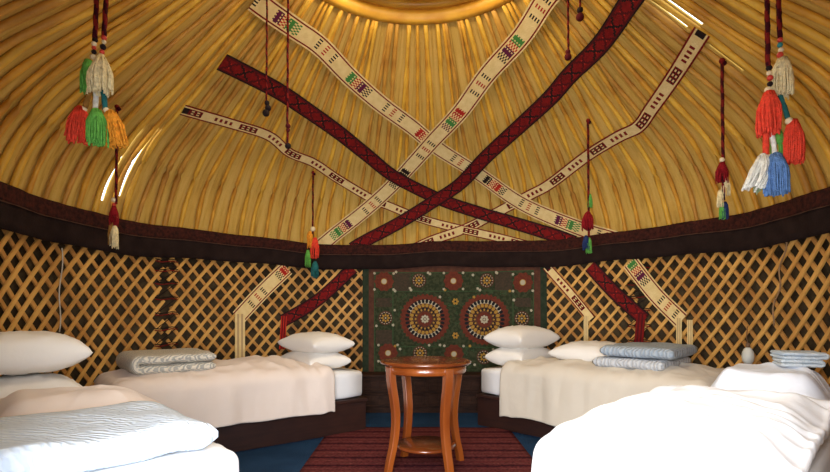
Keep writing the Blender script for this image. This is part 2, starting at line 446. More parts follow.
# ------------------------------------------------------------------ embroidered wall hanging
def hanging():
    R0 = 2.414
    a0, a1 = cyl_at(362.5, 320, R0)[0], cyl_at(547, 320, R0)[0]
    z0, z1 = .16, 1.53
    root = empty('wall_hanging', pol((a0+a1)/2, R0, z0)); tag(root, 'dark green embroidered wall hanging with two large rosettes', 'wall hanging')
    off = Vector(root.location)
    G = mat('green_embroidered_ground', (.027,.036,.018), (.052,.060,.030), .9, 34, .4, 120, .1, contrast=(.42,.60))
    Bz = mat('brown_border_cloth', (.11,.045,.028), (.075,.032,.022), .9, 25, .3, 90, .1)
    DG = mat('dark_green_border', (.022,.034,.020), (.034,.046,.027), .9, 25, .3, 90, .1)
    RB = mat('russet_embroidery', (.16,.038,.022), (.11,.028,.018), .9, 40, .3, 90, .1)
    YE = mat('yellow_embroidery', (.38,.21,.035), rough=.9); WH = mat('cream_embroidery', (.44,.39,.28), rough=.9)
    K = mat('black_embroidery', (.010,.010,.012), rough=.9); LG = mat('light_green_embroidery', (.042,.08,.03), (.028,.055,.022), .9, 60)
    BR = mat('brown_patch', (.065,.040,.024), (.035,.030,.018), .9, 50)
    mats = [G, Bz, DG, RB, YE, WH, K, LG, BR]
    m_ = MB()
    def P(a, z, l): return pol(a, R0-.0016*l, z)-off
    def rect(aa, ab, za, zb, k, l, n=None):
        n = n or max(1, int(abs(ab-aa)*24)); vs = []
        for i in range(n+1):
            a = aa+(ab-aa)*i/n; vs += [P(a, za, l), P(a, zb, l)]
        m_.add(vs, [(i*2, i*2+2, i*2+3, i*2+1) for i in range(n)], k)
    def disc(a, z, r, k, l, n=32, ry=None):
        ry = ry or r
        vs = [P(a, z, l)]+[P(a+r*cos(2*pi*i/n)/R0, z+ry*sin(2*pi*i/n), l) for i in range(n)]
        m_.add(vs, [(0, 1+i, 1+(i+1) % n) for i in range(n)], k)
    def petals(a, z, r, n, pr, k, l, elong=1.4, phase=0):
        for i in range(n):
            th = 2*pi*(i+phase)/n; ca, cz = r*cos(th), r*sin(th); vs = []
            for j in range(8):
                q = 2*pi*j/8; x, y = pr*elong*cos(q), pr*sin(q)
                vs.append(P(a+(ca+x*cos(th)-y*sin(th))/R0, z+cz+x*sin(th)+y*cos(th), l))
            m_.add(vs, [tuple(range(8))], k)
    def big(px, py):
        a, z = cyl_at(px, py, R0)
        disc(a, z, .262, 3, 3, 40); petals(a, z, .262, 34, .016, 3, 3, .9)
        disc(a, z, .212, 5, 4, 40); petals(a, z, .197, 30, .0165, 6, 5, 1.5)
        disc(a, z, .172, 1, 5, 40); petals(a, z, .150, 22, .018, 4, 6, 1.3); petals(a, z, .113, 18, .013, 6, 7, 1.5)
        petals(a, z, .104, 16, .010, 4, 8, 1.2); disc(a, z, .078, 3, 7); disc(a, z, .040, 8, 8); petals(a, z, .032, 8, .013, 5, 9, 1.2); disc(a, z, .013, 5, 10, 8)
    def smallA(px, py):
        a, z = cyl_at(px, py, R0); disc(a, z, .098, 3, 3, 24); petals(a, z, .085, 10, .024, 3, 3.4, 1); disc(a, z, .034, 4, 5, 16); disc(a, z, .027, 5, 6, 16)
        for sx, sy in ((1,1),(-1,1),(1,-1),(-1,-1)): petals(a+sx*.105/R0, z+sy*.088, .008, 5, .007, 5, 4, 1)
    def smallB(px, py):
        a, z = cyl_at(px, py, R0); disc(a, z, .078, 1, 3, 24); petals(a, z, .062, 14, .007, 5, 4, .8); disc(a, z, .056, 6, 4.5, 20); petals(a, z, .034, 8, .011, 4, 5, 1.5); disc(a, z, .010, 5, 6, 10)
        for sx, sy in ((1,1),(-1,-1)): petals(a+sx*.10/R0, z+sy*.085, .008, 5, .007, 5, 4, 1)
    rect(a0, a1, z0, z1, 2, 0)
    d = (a1-a0)
    rect(a0+.028, a1-.028, z0+.02, z1-.0, 1, 1)
    ai, aj = cyl_at(374, 300, R0)[0], cyl_at(534, 300, R0)[0]
    zt, zb = cyl_at(455, 272, R0)[1], .22
    rect(ai, aj, zb, zt, 7, 1.6); rect(ai+.004, aj-.004, zb+.01, zt-.01, 0, 2)
    # brown patches between the rosettes of the border
    for x0, x1 in ((394,411),(429,445),(462,478),(495,512)):
        rect(cyl_at(x0,281,R0)[0], cyl_at(x1,281,R0)[0], cyl_at(455,291,R0)[1], cyl_at(455,273,R0)[1], 8 if x0 in (394,495) else 0, 2.4)
    for y0, y1 in ((298,307),(330,344)):
        for xx in (376, 515):
            rect(cyl_at(xx,310,R0)[0], cyl_at(xx+16,310,R0)[0], cyl_at(xx,y1,R0)[1], cyl_at(xx,y0,R0)[1], 8, 2.4)
    # inner frame
    fa, fb = cyl_at(393,310,R0)[0], cyl_at(513,310,R0)[0]; ft, fz = cyl_at(455,291,R0)[1], cyl_at(455,347,R0)[1]
    for aa, ab, za, zb_ in ((fa,fb,ft-.008,ft+.004),(fa,fb,fz-.004,fz+.008),(fa-.003,fa+.002,fz,ft),(fb-.002,fb+.003,fz,ft)): rect(aa, ab, za, zb_, 7, 2.6)
    big(425, 319); big(484.5, 319.5)
    for p in ((384,281.5),(453.5,281),(523,282.5),(388,353),(454,354),(520,356)): smallA(*p)
    for p in ((419,280.5),(487,280.5),(385.5,318),(522,318.5),(420,353),(484,357)): smallB(*p)
    for p in ((455.5,301.5),(455.5,335.5)):
        a, z = cyl_at(*p, R0); petals(a, z, .024, 6, .012, 4, 5, 1.2); disc(a, z, .009, 6, 6, 8)
    rr = random.Random(3)
    for k in range(150):                        # small leaf stitches
        a = rr.uniform(ai+.01, aj-.01); z = rr.uniform(zb+.03, zt-.03); petals(a, z, .012, 3, .006, 7, 2.8, 1.6, rr.random())
    for x, y in ((396,272),(411,290),(430,274),(445,290),(473,275),(480,290),(497,273),(510,291),(440,297),(474,297),(395,291),(393,325),(395,346),(440,345),(470,346),(514,300),(400,349),(500,349)):
        a, z = cyl_at(x, y, R0); petals(a, z, .009, 5, .007, 5 if (x+y) % 3 else 4, 4, 1)
    o = m_.build('cloth', mats, root, smooth=False, recalc=False)
hanging()

# ------------------------------------------------------------------ chest
root = empty('low_chest', (.11, 5.24, 0)); tag(root, 'low dark carved wooden chest under the embroidered hanging', 'chest')
m_ = MB(); m_.box(-.68,.68,.02,.27,.05,.36); m_.box(-.66,.66,.03,.26,0,.05); bevel(flat(m_.build('body', CHEST, root)), .004)
m_ = MB(); m_.box(-.70,.70,-.005,.275,.36,.385); bevel(flat(m_.build('lid', CHEST, root)), .006)
for k in range(4):
    x = -.67+k*.335
    for z0, z1 in ((.215,.345),(.07,.20)):
        m_ = MB(); m_.box(x+.012,x+.323,.006,.02,z0,z1)
        for q in range(3): m_.box(x+.035+q*.09,x+.115+q*.09,-.002,.008,z0+.022,z1-.022)
        m_.box(x+.012,x+.323,-.002,.006,z1-.012,z1); m_.box(x+.012,x+.323,-.002,.006,z0,z0+.012)
        bevel(flat(m_.build('panel', CHEST, root)), .003)

# ------------------------------------------------------------------ beds and bedding (local: x head to foot, y aisle to wall)
class Frame:
    def __init__(s, H, ang, side, L, W):
        s.H = Vector((*H, 0)); s.a = ang; s.s = side; s.L = L; s.W = W
    def w(s, x, y, z=0):
        y *= s.s; return Vector((s.H.x+x*cos(s.a)-y*sin(s.a), s.H.y+x*sin(s.a)+y*cos(s.a), z))
FL = Frame((-.425,4.53), atan2(-.62,-.784), -1, 1.86, .68)
FR = Frame((.565,4.72), atan2(-.707,.707), 1, 1.84, .70)
NL = Frame((-1.88,3.19), atan2(-.733,.68), -1, 1.76, .64)
NR = Frame((1.765,3.29), atan2(-.733,-.68), 1, 1.80, .74)
def rounded_box(m_, x0,x1,y0,y1,z0,z1,r, nx=16, ny=8, soft=0, seed=0, p=6):
    # superellipsoid block with softly rounded rims
    cx,cy,cz = (x0+x1)/2,(y0+y1)/2,(z0+z1)/2; hx,hy,hz = (x1-x0)/2,(y1-y0)/2,(z1-z0)/2
    bm = bmesh.new(); bmesh.ops.create_cube(bm, size=2); bmesh.ops.subdivide_edges(bm, edges=bm.edges, cuts=9, use_grid_fill=True)
    vs = []
    for v in bm.verts:
        c = v.co; q = [abs(t) for t in c]
        X = Vector((c.x*hx, c.y*hy, c.z*hz)); inner = Vector((max(-hx+r,min(hx-r,X.x)), max(-hy+r,min(hy-r,X.y)), max(-hz+r*.9,min(hz-r*.9,X.z))))
        d = X-inner
        if d.length > 1e-6: X = inner+d.normalized()*min(r, max(abs(d.x),abs(d.y),abs(d.z)))
        if soft: X += X.normalized()*noise.noise(Vector((X.x*5+seed,X.y*5,X.z*5)))*soft
        vs.append((cx+X.x, cy+X.y, cz+X.z))
    fs = [tuple(v.index for v in f.verts) for f in bm.faces]; bm.free(); m_.add(vs, fs)
def bed(F, label, ztop=.52, zb=.28):
    root = empty('bed', F.w(0,0), F.a); tag(root, label, 'bed'); s = F.s
    m_ = MB(); y0, y1 = sorted((0, F.W*s)); m_.box(0,F.L,y0,y1,.0,zb-.03); m_.box(-.012,F.L+.012,y0-.012,y1+.012,zb-.03,zb)
    bevel(flat(m_.build('base', BASE, root)), .006)
    m_ = MB(); rounded_box(m_, .01,F.L-.01,y0+.01,y1-.01,zb,ztop,.05,soft=.006,seed=F.L); m_.build('mattress', SHEET, root)
    return root
bed(FL, 'dark-based bed at the back left with two stacked pillows beside the hanging')
bed(FR, 'dark-based bed at the back right, just right of the small table')
bed(NL, 'bed at the lower left under the pale blue quilt')
bed(NR, 'bed at the lower right hidden under the bright white duvet', .48, .27)

def drape(F, label, m, x0, x1, xfold, ztop, drop_y, drop_x, puff, seed, rr=.085, et=.25, cat='duvet', y1=None, th=.022, wr=.010, foldback=.0, name='duvet', flare=.06, edge=.012):
    """cloth over the bed: x0..x1 along it, hanging drop_y over the aisle side and drop_x over the foot"""
    W = y1 if y1 is not None else F.W; arc = rr*pi/2; s = F.s
    np_, nq = 84, 72; vs = []; fs = []
    P1 = x1+drop_x; Q0 = -drop_y
    for i in range(np_+1):
        for j in range(nq+1):
            tq = j/nq; q = Q0+(W-Q0)*tq
            xs = x0+xfold*max(0,q)/W
            p = xs+(P1-xs)*i/np_
            ox = max(0, p-x1); oy = max(0, -q); o = hypot(ox, oy)
            ex, ey = min(p, x1), max(q, 0)
            z = ztop
            e = min(1, (p-xs)/et) ; e2 = min(1, (W-q)/.15) if q > 0 else 1
            e3 = min(1, max(0,q)/.25+.35) if Q0 <= 0 else min(1, (q-Q0)/.16+.12); e4 = min(1, max(0,x1-p)/.25+.35) if drop_x > 0 else min(1, max(0,x1-p)/.2)
            sm = lambda t: t*t*(3-2*t) if t > 0 else 0
            z += puff*sm(max(e,.25))*sm(max(e2,.2))*sm(min(1,e3))*sm(min(1,e4))
            nv = noise.noise(Vector((p*2.6+seed, q*2.6, seed)))
            rid = (1-abs(noise.noise(Vector((p*4.2+seed*2+nv, q*3.0+nv, 3.1+seed)))))**5
            rid2 = (1-abs(noise.noise(Vector((p*9+nv*2, q*7+seed, 7.7+seed)))))**6
            dz = nv*wr*1.2+rid*wr*1.3+rid2*wr*.45
            if o > 1e-6:
                dx, dy = ox/o, -oy/o
                if o < arc: h = rr*sin(o/rr); v = rr*(1-cos(o/rr))
                else: h = rr+(o-arc)*flare; v = rr+(o-arc)
                tpar = p if oy > ox else q
                fold = (.026*noise.noise(Vector((tpar*7+seed, o*1.2, 5)))+.008*noise.noise(Vector((tpar*16, o*3, 9+seed))))*min(1, o/.18)
                zz_ = z-v+dz*max(0,1-o/.1)
                hem = .02*noise.noise(Vector((tpar*2.5+seed,0,1)))
                zz_ = max(zz_+hem*min(1,o/.3), .03)
                x, y = ex+dx*(h+fold), ey+dy*(h+fold)
            else: x, y, zz_ = ex, ey, z+dz
            # soft rolled head edge
            if foldback and (p-xs) < foldback*2.2:
                t = (p-xs)/(foldback*2.2); zz_ += foldback*.55*sin(pi*min(1,t*1.0))**.8*(1 if o < .1 else max(0,1-o))
            vs.append(F.w(x, y, zz_)-F.w(x0, 0, 0))
    for i in range(np_):
        for j in range(nq): b_ = i*(nq+1)+j; fs.append((b_, b_+1, b_+nq+2, b_+nq+1))
    o = mesh(name, vs, fs, m, loc=F.w(x0,0,0), recalc=True)
    md = o.modifiers.new('s','SOLIDIFY'); md.thickness = th; md.offset = 0
    md = o.modifiers.new('b','SUBSURF'); md.levels = 1; md.render_levels = 1
    tag(o, label, cat); return o
drape(FL, 'cream duvet hanging over the side of the back left bed', DUV, .36, 1.86, .24, .560, .40, .18, .045, 1.3, foldback=.05, wr=.020)
drape(FR, 'beige duvet hanging over the side of the back right bed', mat('beige_duvet_cotton', (.62,.56,.47), (.58,.52,.43), .8, 3, .5, 6, .2, sheen=.15), .32, 1.84, .28, .565, .48, .16, .045, 4.1, foldback=.05, wr=.020)
drape(NL, 'cream turned-back duvet between the pillows and the blue quilt', DUV, .40, 1.04, .02, .55, .14, .0, .095, 7.7, foldback=.06, wr=.014)
drape(NL, 'white bottom sheet hanging below the blue quilt', SHEET, 1.03, 1.76, .0, .53, .34, .42, .0, 9.2, rr=.04, flare=.02, cat='sheet', name='bed_sheet', wr=.004, th=.008)
drape(NR, 'large bright white duvet spilling over the lower right bed', DUVW, .54, 1.80, -.02, .555, .40, .42, .075, 12.5, foldback=.06, wr=.022, th=.04, flare=.06, rr=.07)
drape(NR, 'pale bluish duvet bunched at the head of the lower right bed', mat('pale_blue_white_cotton', (.70,.73,.80), (.66,.70,.78), .8, 3, .2, 7, .2), .00, .60, .02, .53, -.14, .0, .175, 15.5, et=.12, wr=.016, th=.03)

def pillow(pos, rotz, w, d, h, label, m=PILLOW, seed=0, tilt=0, group=None):
    n = 26; vs = []; idx = {}; fs = []
    def P(u, v, side):
        e = max(0, (1-abs(u)**2.6))*max(0, (1-abs(v)**2.6)); t = e**.42
        pin = 1-.07*(1-abs(v)**2)*abs(u)**3 ; pin2 = 1-.09*(1-abs(u)**2)*abs(v)**3
        wr = .006*noise.noise(Vector((u*3+seed, v*3, side*2)))*t + .011*(1-abs(noise.noise(Vector((u*5+seed, v*2, 4+side)))))**4*t
        z = side*h*.5*t+wr*side
        z += .012*(abs(u)*abs(v))**2          # corners lift
        if side < 0: z *= .75
        return (u*w/2*pin, v*d/2*pin2, z+h*.40)
    for side in (1, -1):
        for i in range(n+1):
            for j in range(n+1):
                u, v = -cos(pi*i/n), -cos(pi*j/n)
                u = .5*u+.5*(2*i/n-1); v = .5*v+.5*(2*j/n-1)
                key = (i,j,0) if i in (0,n) or j in (0,n) else (i,j,side)
                if key not in idx: idx[key] = len(vs); vs.append(P(u,v,side))
    g = lambda i,j,s_: idx[(i,j,0)] if i in (0,n) or j in (0,n) else idx[(i,j,s_)]
    for side in (1,-1):
        for i in range(n):
            for j in range(n):
                f = (g(i,j,side), g(i+1,j,side), g(i+1,j+1,side), g(i,j+1,side)); fs.append(f if side > 0 else f[::-1])
    o = mesh('pillow', vs, fs, m, loc=pos, rotz=rotz); o.rotation_euler = (tilt, 0, rotz)
    tag(o, label, 'pillow', group); return o
def pp(F, x, y, z, *a, rot=0, **k): return pillow(F.w(x,y,z), F.a+pi/2+rot, *a, **k)
pp(FL, .31, .36, .515, .62, .40, .19, 'lower white pillow of the pair on the back left bed', seed=1)
pp(FL, .30, .36, .655, .64, .42, .20, 'upper white pillow of the pair on the back left bed', seed=2, rot=.06)
pp(FR, .23, .36, .515, .60, .40, .22, 'lower white pillow of the pair on the back right bed', seed=3)
pp(FR, .24, .36, .680, .62, .42, .23, 'upper white pillow of the pair on the back right bed', seed=4, rot=-.05)
pp(FR, .90, .42, .590, .56, .54, .20, 'flat white pillow tucked beside the folded grey-blue quilts', seed=8, rot=0)
pp(NL, .25, .44, .530, .50, .40, .19, 'lower white pillow of the pair on the near left bed', seed=5)
pp(NL, .25, .45, .715, .54, .42, .235, 'upper white pillow of the pair on the near left bed', seed=6, rot=.08)

def ribbon(name, F, x, y, z, w, d, t, layers, m, label, rot=0, seed=0, wave=.004, cat='blanket', first=0, ends=.5, parent=None):
    """a blanket folded back and forth: layers of thickness t, folds at alternate ends of w, d deep"""
    path = []
    for k in range(layers):
        zc = t*(k+.5)*.96; xs = [t*.5+(w-t)*i/24 for i in range(25)]
        lf = k % 2 == first
        if not lf: xs = xs[::-1]
        path += [(q, zc) for q in xs]
        if k < layers-1:
            cx = xs[-1]; sg = 1 if lf else -1
            for i in range(1, 8):
                th = -pi/2+pi*i/8; path.append((cx+sg*cos(th)*t*.5, t*(k+1)*.96+sin(th)*t*.48))
    nd = 22; vs = []; fs = []; n = len(path); ring = 0; rows = []
    half = t*.47
    for jd in range(nd+1):
        v = -1+2*jd/nd; vv = .5*sin(v*pi/2)+.5*v
        tk = half*max(.12, (1-abs(vv)**14))**.5
        up = []; dn = []
        for i, (a, b) in enumerate(path):
            p0 = path[max(i-1,0)]; p1 = path[min(i+1,n-1)]
            tx, tz = p1[0]-p0[0], p1[1]-p0[1]; l = hypot(tx,tz) or 1; nx, nz = -tz/l, tx/l
            te = min(1, (min(i, n-1-i)+.5)/1.6)**.5
            k = tk*te
            nz_ = noise.noise(Vector((a*6+seed, vv*3, b*9)))*wave
            dd = vv*d/2*(1+.03*noise.noise(Vector((b*20+seed, a*2, 1))))
            up.append((a+nx*k, dd, b+nz*k+nz_)); dn.append((a-nx*k, dd, b-nz*k+nz_))
        vs += up+dn[::-1]; 
    R_ = 2*n
    for jd in range(nd):
        for i in range(R_): fs.append((jd*R_+i, jd*R_+(i+1) % R_, (jd+1)*R_+(i+1) % R_, (jd+1)*R_+i))
    for jd in (0, nd):                           # end seams
        for i in range(n-1):
            f = (jd*R_+i, jd*R_+i+1, jd*R_+R_-2-i, jd*R_+R_-1-i); fs.append(f if jd else f[::-1])
    vs = [(a-w/2, b, max(c, .001)) for a, b, c in vs]
    o = mesh(name, vs, fs, m, loc=F.w(x,y,z), rotz=F.a+rot, recalc=True)
    if parent is None: tag(o, label, cat)
    return o
GREYW = wave_mat('grey_wave_blanket', (.36,.36,.33), (.68,.63,.53), 20, 7, .5, rot=(0,0,1.2), dscale=1.2)
BLUEQ = wave_mat('pale_blue_wave_quilt', (.60,.70,.83), (.68,.77,.87), 13, 7, .45, rot=(0,0,.9), dscale=1.5)
BLUEG = wave_mat('grey_blue_quilt', (.33,.40,.48), (.42,.48,.54), 12, 5, .7, rot=(0,0,.5))
PALEG = wave_mat('pale_grey_quilt', (.48,.51,.55), (.58,.60,.62), 12, 5, .7, rot=(0,0,.5))
ribbon('folded_blanket', FL, 1.51, .33, .602, .56, .60, .072, 2, GREYW, 'grey and cream wavy blanket folded at the foot of the back left bed', seed=2, wave=.010)
ribbon('folded_quilt', FR, 1.34, .34, .605, .60, .62, .088, 1, PALEG, 'pale grey folded quilt, lower one of the pair on the back right bed', seed=5, wave=.010)
ribbon('folded_quilt', FR, 1.39, .35, .692, .60, .64, .088, 1, BLUEG, 'grey-blue folded quilt, upper one of the pair on the back right bed', seed=9, wave=.010, rot=.04)
ribbon('folded_quilt', NL, 1.42, .39, .540, .76, .72, .11, 1, BLUEQ, 'pale blue wavy quilt folded at the lower left', seed=4, wave=.016)
TOW = mat('pale_blue_towel', (.56,.66,.76), (.66,.72,.76), .95, 12, .8, 150, .05)
TOW2 = mat('white_towel', (.68,.73,.76), (.58,.66,.72), .95, 12, .8, 150, .05)
p = at(796, 362, 2.80)
ft = Frame((p.x, p.y), radians(-20), 1, .3, .2)
ribbon('folded_towel', ft, 0, 0, .742, .20, .16, .022, 2, TOW2, 'white folded towel, lower one at the right wall', seed=1, wave=.004, cat='towel')
ribbon('folded_towel', ft, .005, 0, .784, .215, .17, .020, 2, TOW, 'pale blue folded towel, upper one at the right wall', seed=3, wave=.004, cat='towel', rot=.1)

# ------------------------------------------------------------------ table
T = Vector((.07, 3.46, 0)); root = empty('side_table', T, radians(0)); tag(root, 'round reddish wooden side table with curved legs on the rug', 'table')
m_ = MB(); m_.lathe([(.001,.712),(.283,.712),(.297,.709),(.303,.702),(.300,.694),(.290,.690),(.286,.684),(.27,.681),(.001,.681)], 64); m_.build('table_top', TABLED, root)
m_ = MB(); m_.lathe([(.262,.681),(.268,.678),(.268,.640),(.262,.634),(.246,.634),(.246,.681)], 64); m_.build('apron', TABLE, root)
m_ = MB(); m_.lathe([(.001,.165),(.188,.165),(.200,.159),(.202,.149),(.196,.141),(.180,.139),(.001,.139)], 48); m_.build('shelf', TABLED, root)
m_ = MB(); m_.lathe([(.001,.141),(.03,.141),(.03,.115),(.001,.115)], 12); m_.build('shelf_boss', TABLE, root)
for k in range(4):
    a = atan2(-.13,-.215)+k*pi/2; m_ = MB(); pts = []; rs = []
    for i in range(25):
        t = i/24; z = .681*(1-t)
        r = .262-.036*sin(pi*min(1,max(0,(t-.08)/.84)))**1.5+.022*max(0,(t-.74)/.26)**1.6
        pts.append((r*cos(a), r*sin(a), z)); rs.append(.043-.007*t)
    vs = []; ca, sa = cos(a), sin(a)
    for (x,y,z), rr in zip(pts, rs):
        q = rr*.66
        for u, v in ((-1,-1),(1,-1),(1,1),(-1,1)): vs.append((x+ca*q*u*.85-sa*q*v, y+sa*q*u*.85+ca*q*v, z))
    fs = [(i*4+j, i*4+(j+1)%4, i*4+4+(j+1)%4, i*4+4+j) for i in range(24) for j in range(4)]+[(3,2,1,0),(96,97,98,99)]
    o = mesh('leg', vs, fs, TABLE, root, recalc=True, smooth=False); bevel(o, .006, 2)

# ------------------------------------------------------------------ rug
rm = mat('rug_weave', (.10,.014,.016), rough=.95, spec=.05); nt = rm.node_tree; b = nt.nodes['Principled BSDF']
tc = [n for n in nt.nodes if n.type == 'TEX_COORD'][0]; sp = nt.nodes.new('ShaderNodeSeparateXYZ'); nt.links.new(tc.outputs['Object'], sp.inputs[0])
ns = nt.nodes.new('ShaderNodeTexNoise'); ns.inputs['Scale'].default_value = 45; ns.inputs['Detail'].default_value = 2
mm = nt.nodes.new('ShaderNodeMath'); mm.operation = 'MULTIPLY_ADD'; mm.inputs[1].default_value = .035; nt.links.new(ns.outputs[0], mm.inputs[0]); nt.links.new(sp.outputs[1], mm.inputs[2])
pg = nt.nodes.new('ShaderNodeMath'); pg.operation = 'PINGPONG'; pg.inputs[1].default_value = .095; nt.links.new(mm.outputs[0], pg.inputs[0])
dv = nt.nodes.new('ShaderNodeMath'); dv.operation = 'DIVIDE'; dv.inputs[1].default_value = .095; nt.links.new(pg.outputs[0], dv.inputs[0])
r_ = nt.nodes.new('ShaderNodeValToRGB'); e = r_.color_ramp.elements
e[0].position = 0; e[0].color = (.022,.007,.010,1); e[1].position = .12; e[1].color = (.035,.008,.014,1)
for ps, cl in ((.20,(.110,.024,.024,1)),(.5,(.088,.020,.022,1)),(.62,(.17,.060,.048,1)),(.72,(.09,.020,.021,1)),(1,(.115,.026,.026,1))): q = e.new(ps); q.color = cl
nt.links.new(dv.outputs[0], r_.inputs[0])
ck = nt.nodes.new('ShaderNodeTexNoise'); ck.inputs['Scale'].default_value = 70
mx = nt.nodes.new('ShaderNodeMix'); mx.data_type = 'RGBA'; mx.blend_type = 'MULTIPLY'; mx.inputs[0].default_value = .7
nt.links.new(tc.outputs['Object'], ns.inputs[0]); nt.links.new(tc.outputs['Object'], ck.inputs[0])
rr_ = nt.nodes.new('ShaderNodeValToRGB'); rr_.color_ramp.elements[0].position = .35; rr_.color_ramp.elements[0].color = (.45,.45,.5,1); rr_.color_ramp.elements[1].position = .62; rr_.color_ramp.elements[1].color = (1.3,1.2,1.2,1)
nt.links.new(ck.outputs[0], rr_.inputs[0]); nt.links.new(r_.outputs[0], mx.inputs[6]); nt.links.new(rr_.outputs[0], mx.inputs[7]); nt.links.new(mx.outputs[2], b.inputs['Base Color'])
vs = []; fs = []; nx, ny = 40, 50
for i in range(nx+1):
    for j in range(ny+1):
        x = -.74+1.56*i/nx; y = -1.2+2.5*j/ny
        vs.append((x, y+.006*sin(x*9), .008+.003*noise.noise(Vector((x*3,y*3,0)))))
for i in range(nx):
    for j in range(ny): b_ = i*(ny+1)+j; fs.append((b_, b_+ny+1, b_+ny+2, b_+1))
o = mesh('rug', vs, fs, rm, loc=(0,3.30,0)); md = o.modifiers.new('s','SOLIDIFY'); md.thickness = .008; md.offset = -1
tag(o, 'dark red striped woven rug on the blue carpet under the table', 'rug')

# ------------------------------------------------------------------ hanging cords and tassels
TC = {'red': (.95,.085,.045), 'cream': (.95,.80,.45), 'green': (.16,.50,.09), 'orange': (.95,.38,.04), 'white': (.92,.90,.80),
      'blue': (.14,.27,.55), 'teal': (.03,.17,.17), 'dark red': (.30,.015,.02), 'navy': (.03,.05,.15), 'pale green': (.40,.52,.30), 'ochre': (.35,.17,.04)}
def tm(c): return mat('yarn_'+c.replace(' ','_'), TC[c], tuple(v*.7 for v in TC[c]), .95, 60, .5, 200, .05)
BEADW, BEADR, BEADK = mat('cream_bead', (.75,.62,.4), rough=.4), mat('red_bead', (.55,.05,.03), rough=.4), mat('dark_bead', (.02,.012,.012), rough=.8, spec=.1)
def tassel(parent, top, length, rad, col, seed=0, strands=46, lean=0, label=None):
    """yarn tassel: bound head and many separate hanging strands"""
    rnd = random.Random(seed); off = Vector(parent.location); m_ = MB(); top = Vector(top)-off
    m_.ball(top-Vector((0,0,length*.07)), rad*.42, 0, 1.1)
    m_.tube([top-Vector((0,0,length*q)) for q in (.04,.14,.3,.5)], [rad*.4, rad*.62, rad*.72, rad*.62], 10, 0)
    for k in range(strands):
        a = rnd.uniform(0, 2*pi); q = sqrt(rnd.uniform(.1,1)); L = length*rnd.uniform(.84,1.0); R = rad*q*rnd.uniform(.85,1.1)
        wob = rnd.uniform(-.12,.12); pts = []
        for i in range(6):
            t = i/5; rr = R*(.35+.65*min(1,t*2.2))*(1-.08*t)
            pts.append(top+Vector((cos(a+wob*t)*rr+lean*t*t*rad+rnd.uniform(-.06,.06)*rad*t, sin(a+wob*t)*rr, -L*t-.0)))
        m_.tube(pts, rad*.085, 5)
    o = m_.build('tassel', tm(col), parent); o['label'] = label or (col+' yarn tassel'); return o
CR1 = mat('cord_dark_red', (.17,.014,.012), rough=.95, spec=.05); CR2 = mat('cord_maroon', (.045,.006,.010), rough=.95, spec=.05)
def cord(parent, a, b, r, cols=(CR1, CR2), twist=True, seed=0, name='cord', sag=0):
    off = Vector(parent.location); a, b = Vector(a)-off, Vector(b)-off; L = (b-a).length; n = max(3, int(L/(r*1.6))); m_ = MB()
    pts = []; rs = []
    for i in range(n+1):
        t = i/n; pts.append(a.lerp(b, t)+Vector((sag*sin(pi*t)+.0012*sin(t*30+seed), 0, 0))); rs.append(r*(1+.10*(i % 2)))
    m_.tube(pts, rs, 8, mfun=(lambda i, j: int((j/8+i*.17)*2) % 2) if twist else None)
    return m_.build(name, list(cols), parent)
def beads(parent, pts, rs, mats):
    off = Vector(parent.location)
    for i, (p, r) in enumerate(zip(pts, rs)):
        m_ = MB(); m_.ball(Vector(p)-off, r); m_.build('bead', mats[i % len(mats)], parent)
def roofz(x, y): return 4.15-.846*hypot(x-XC, y-YC)-.035   # underside of the straight part of the roof
# big left ornament
Y = 2.30
a1 = at(97, 58, Y); a2 = at(105, 56, Y); rt = empty('tassel_ornament', Vector((a1.x, Y, roofz(a1.x, Y))))
tag(rt, 'large hanging tassel ornament at the left with red, green and orange tassels', 'tassel ornament')
cord(rt, (at(100,0,Y).x-.01, Y, roofz(a1.x,Y)), at(95,38,Y), .0100, seed=1); cord(rt, (at(103,0,Y).x+.01, Y+.02, roofz(a2.x,Y)), at(104,36,Y), .0100, seed=2)
beads(rt, [at(95,40,Y),at(94,44,Y),at(94,48,Y),at(94,52,Y),at(93,57,Y)], [.012,.012,.010,.011,.013], [BEADK,BEADW,BEADR])
beads(rt, [at(104,38,Y),at(104,42,Y),at(103,47,Y),at(102,52,Y),at(101,57,Y)], [.012,.010,.013,.011,.016], [BEADR,BEADW,BEADK])
tassel(rt, at(88,60,Y+.03), .160, .036, 'green', 1); tassel(rt, at(101,58,Y-.02), .165, .054, 'cream', 2, 70)
for (x0,y0,x1,y1,c,sd) in ((90,90,85,108,'ochre',1),(96,88,95,110,'white',2),(103,88,105,110,'teal',3)):
    o = cord(rt, at(x0,y0,Y), at(x1,y1,Y), .011, (tm(c), tm(c)), False, sd)
beads(rt, [at(84,109,Y),at(95,110,Y),at(106,110,Y)], [.013]*3, [BEADW,BEADR,BEADW])
tassel(rt, at(80,108,Y), .158, .050, 'red', 3, 60, -.3); tassel(rt, at(96,110,Y-.05), .160, .046, 'green', 4, 60); tassel(rt, at(111,112,Y), .162, .050, 'orange', 5, 60, .5)
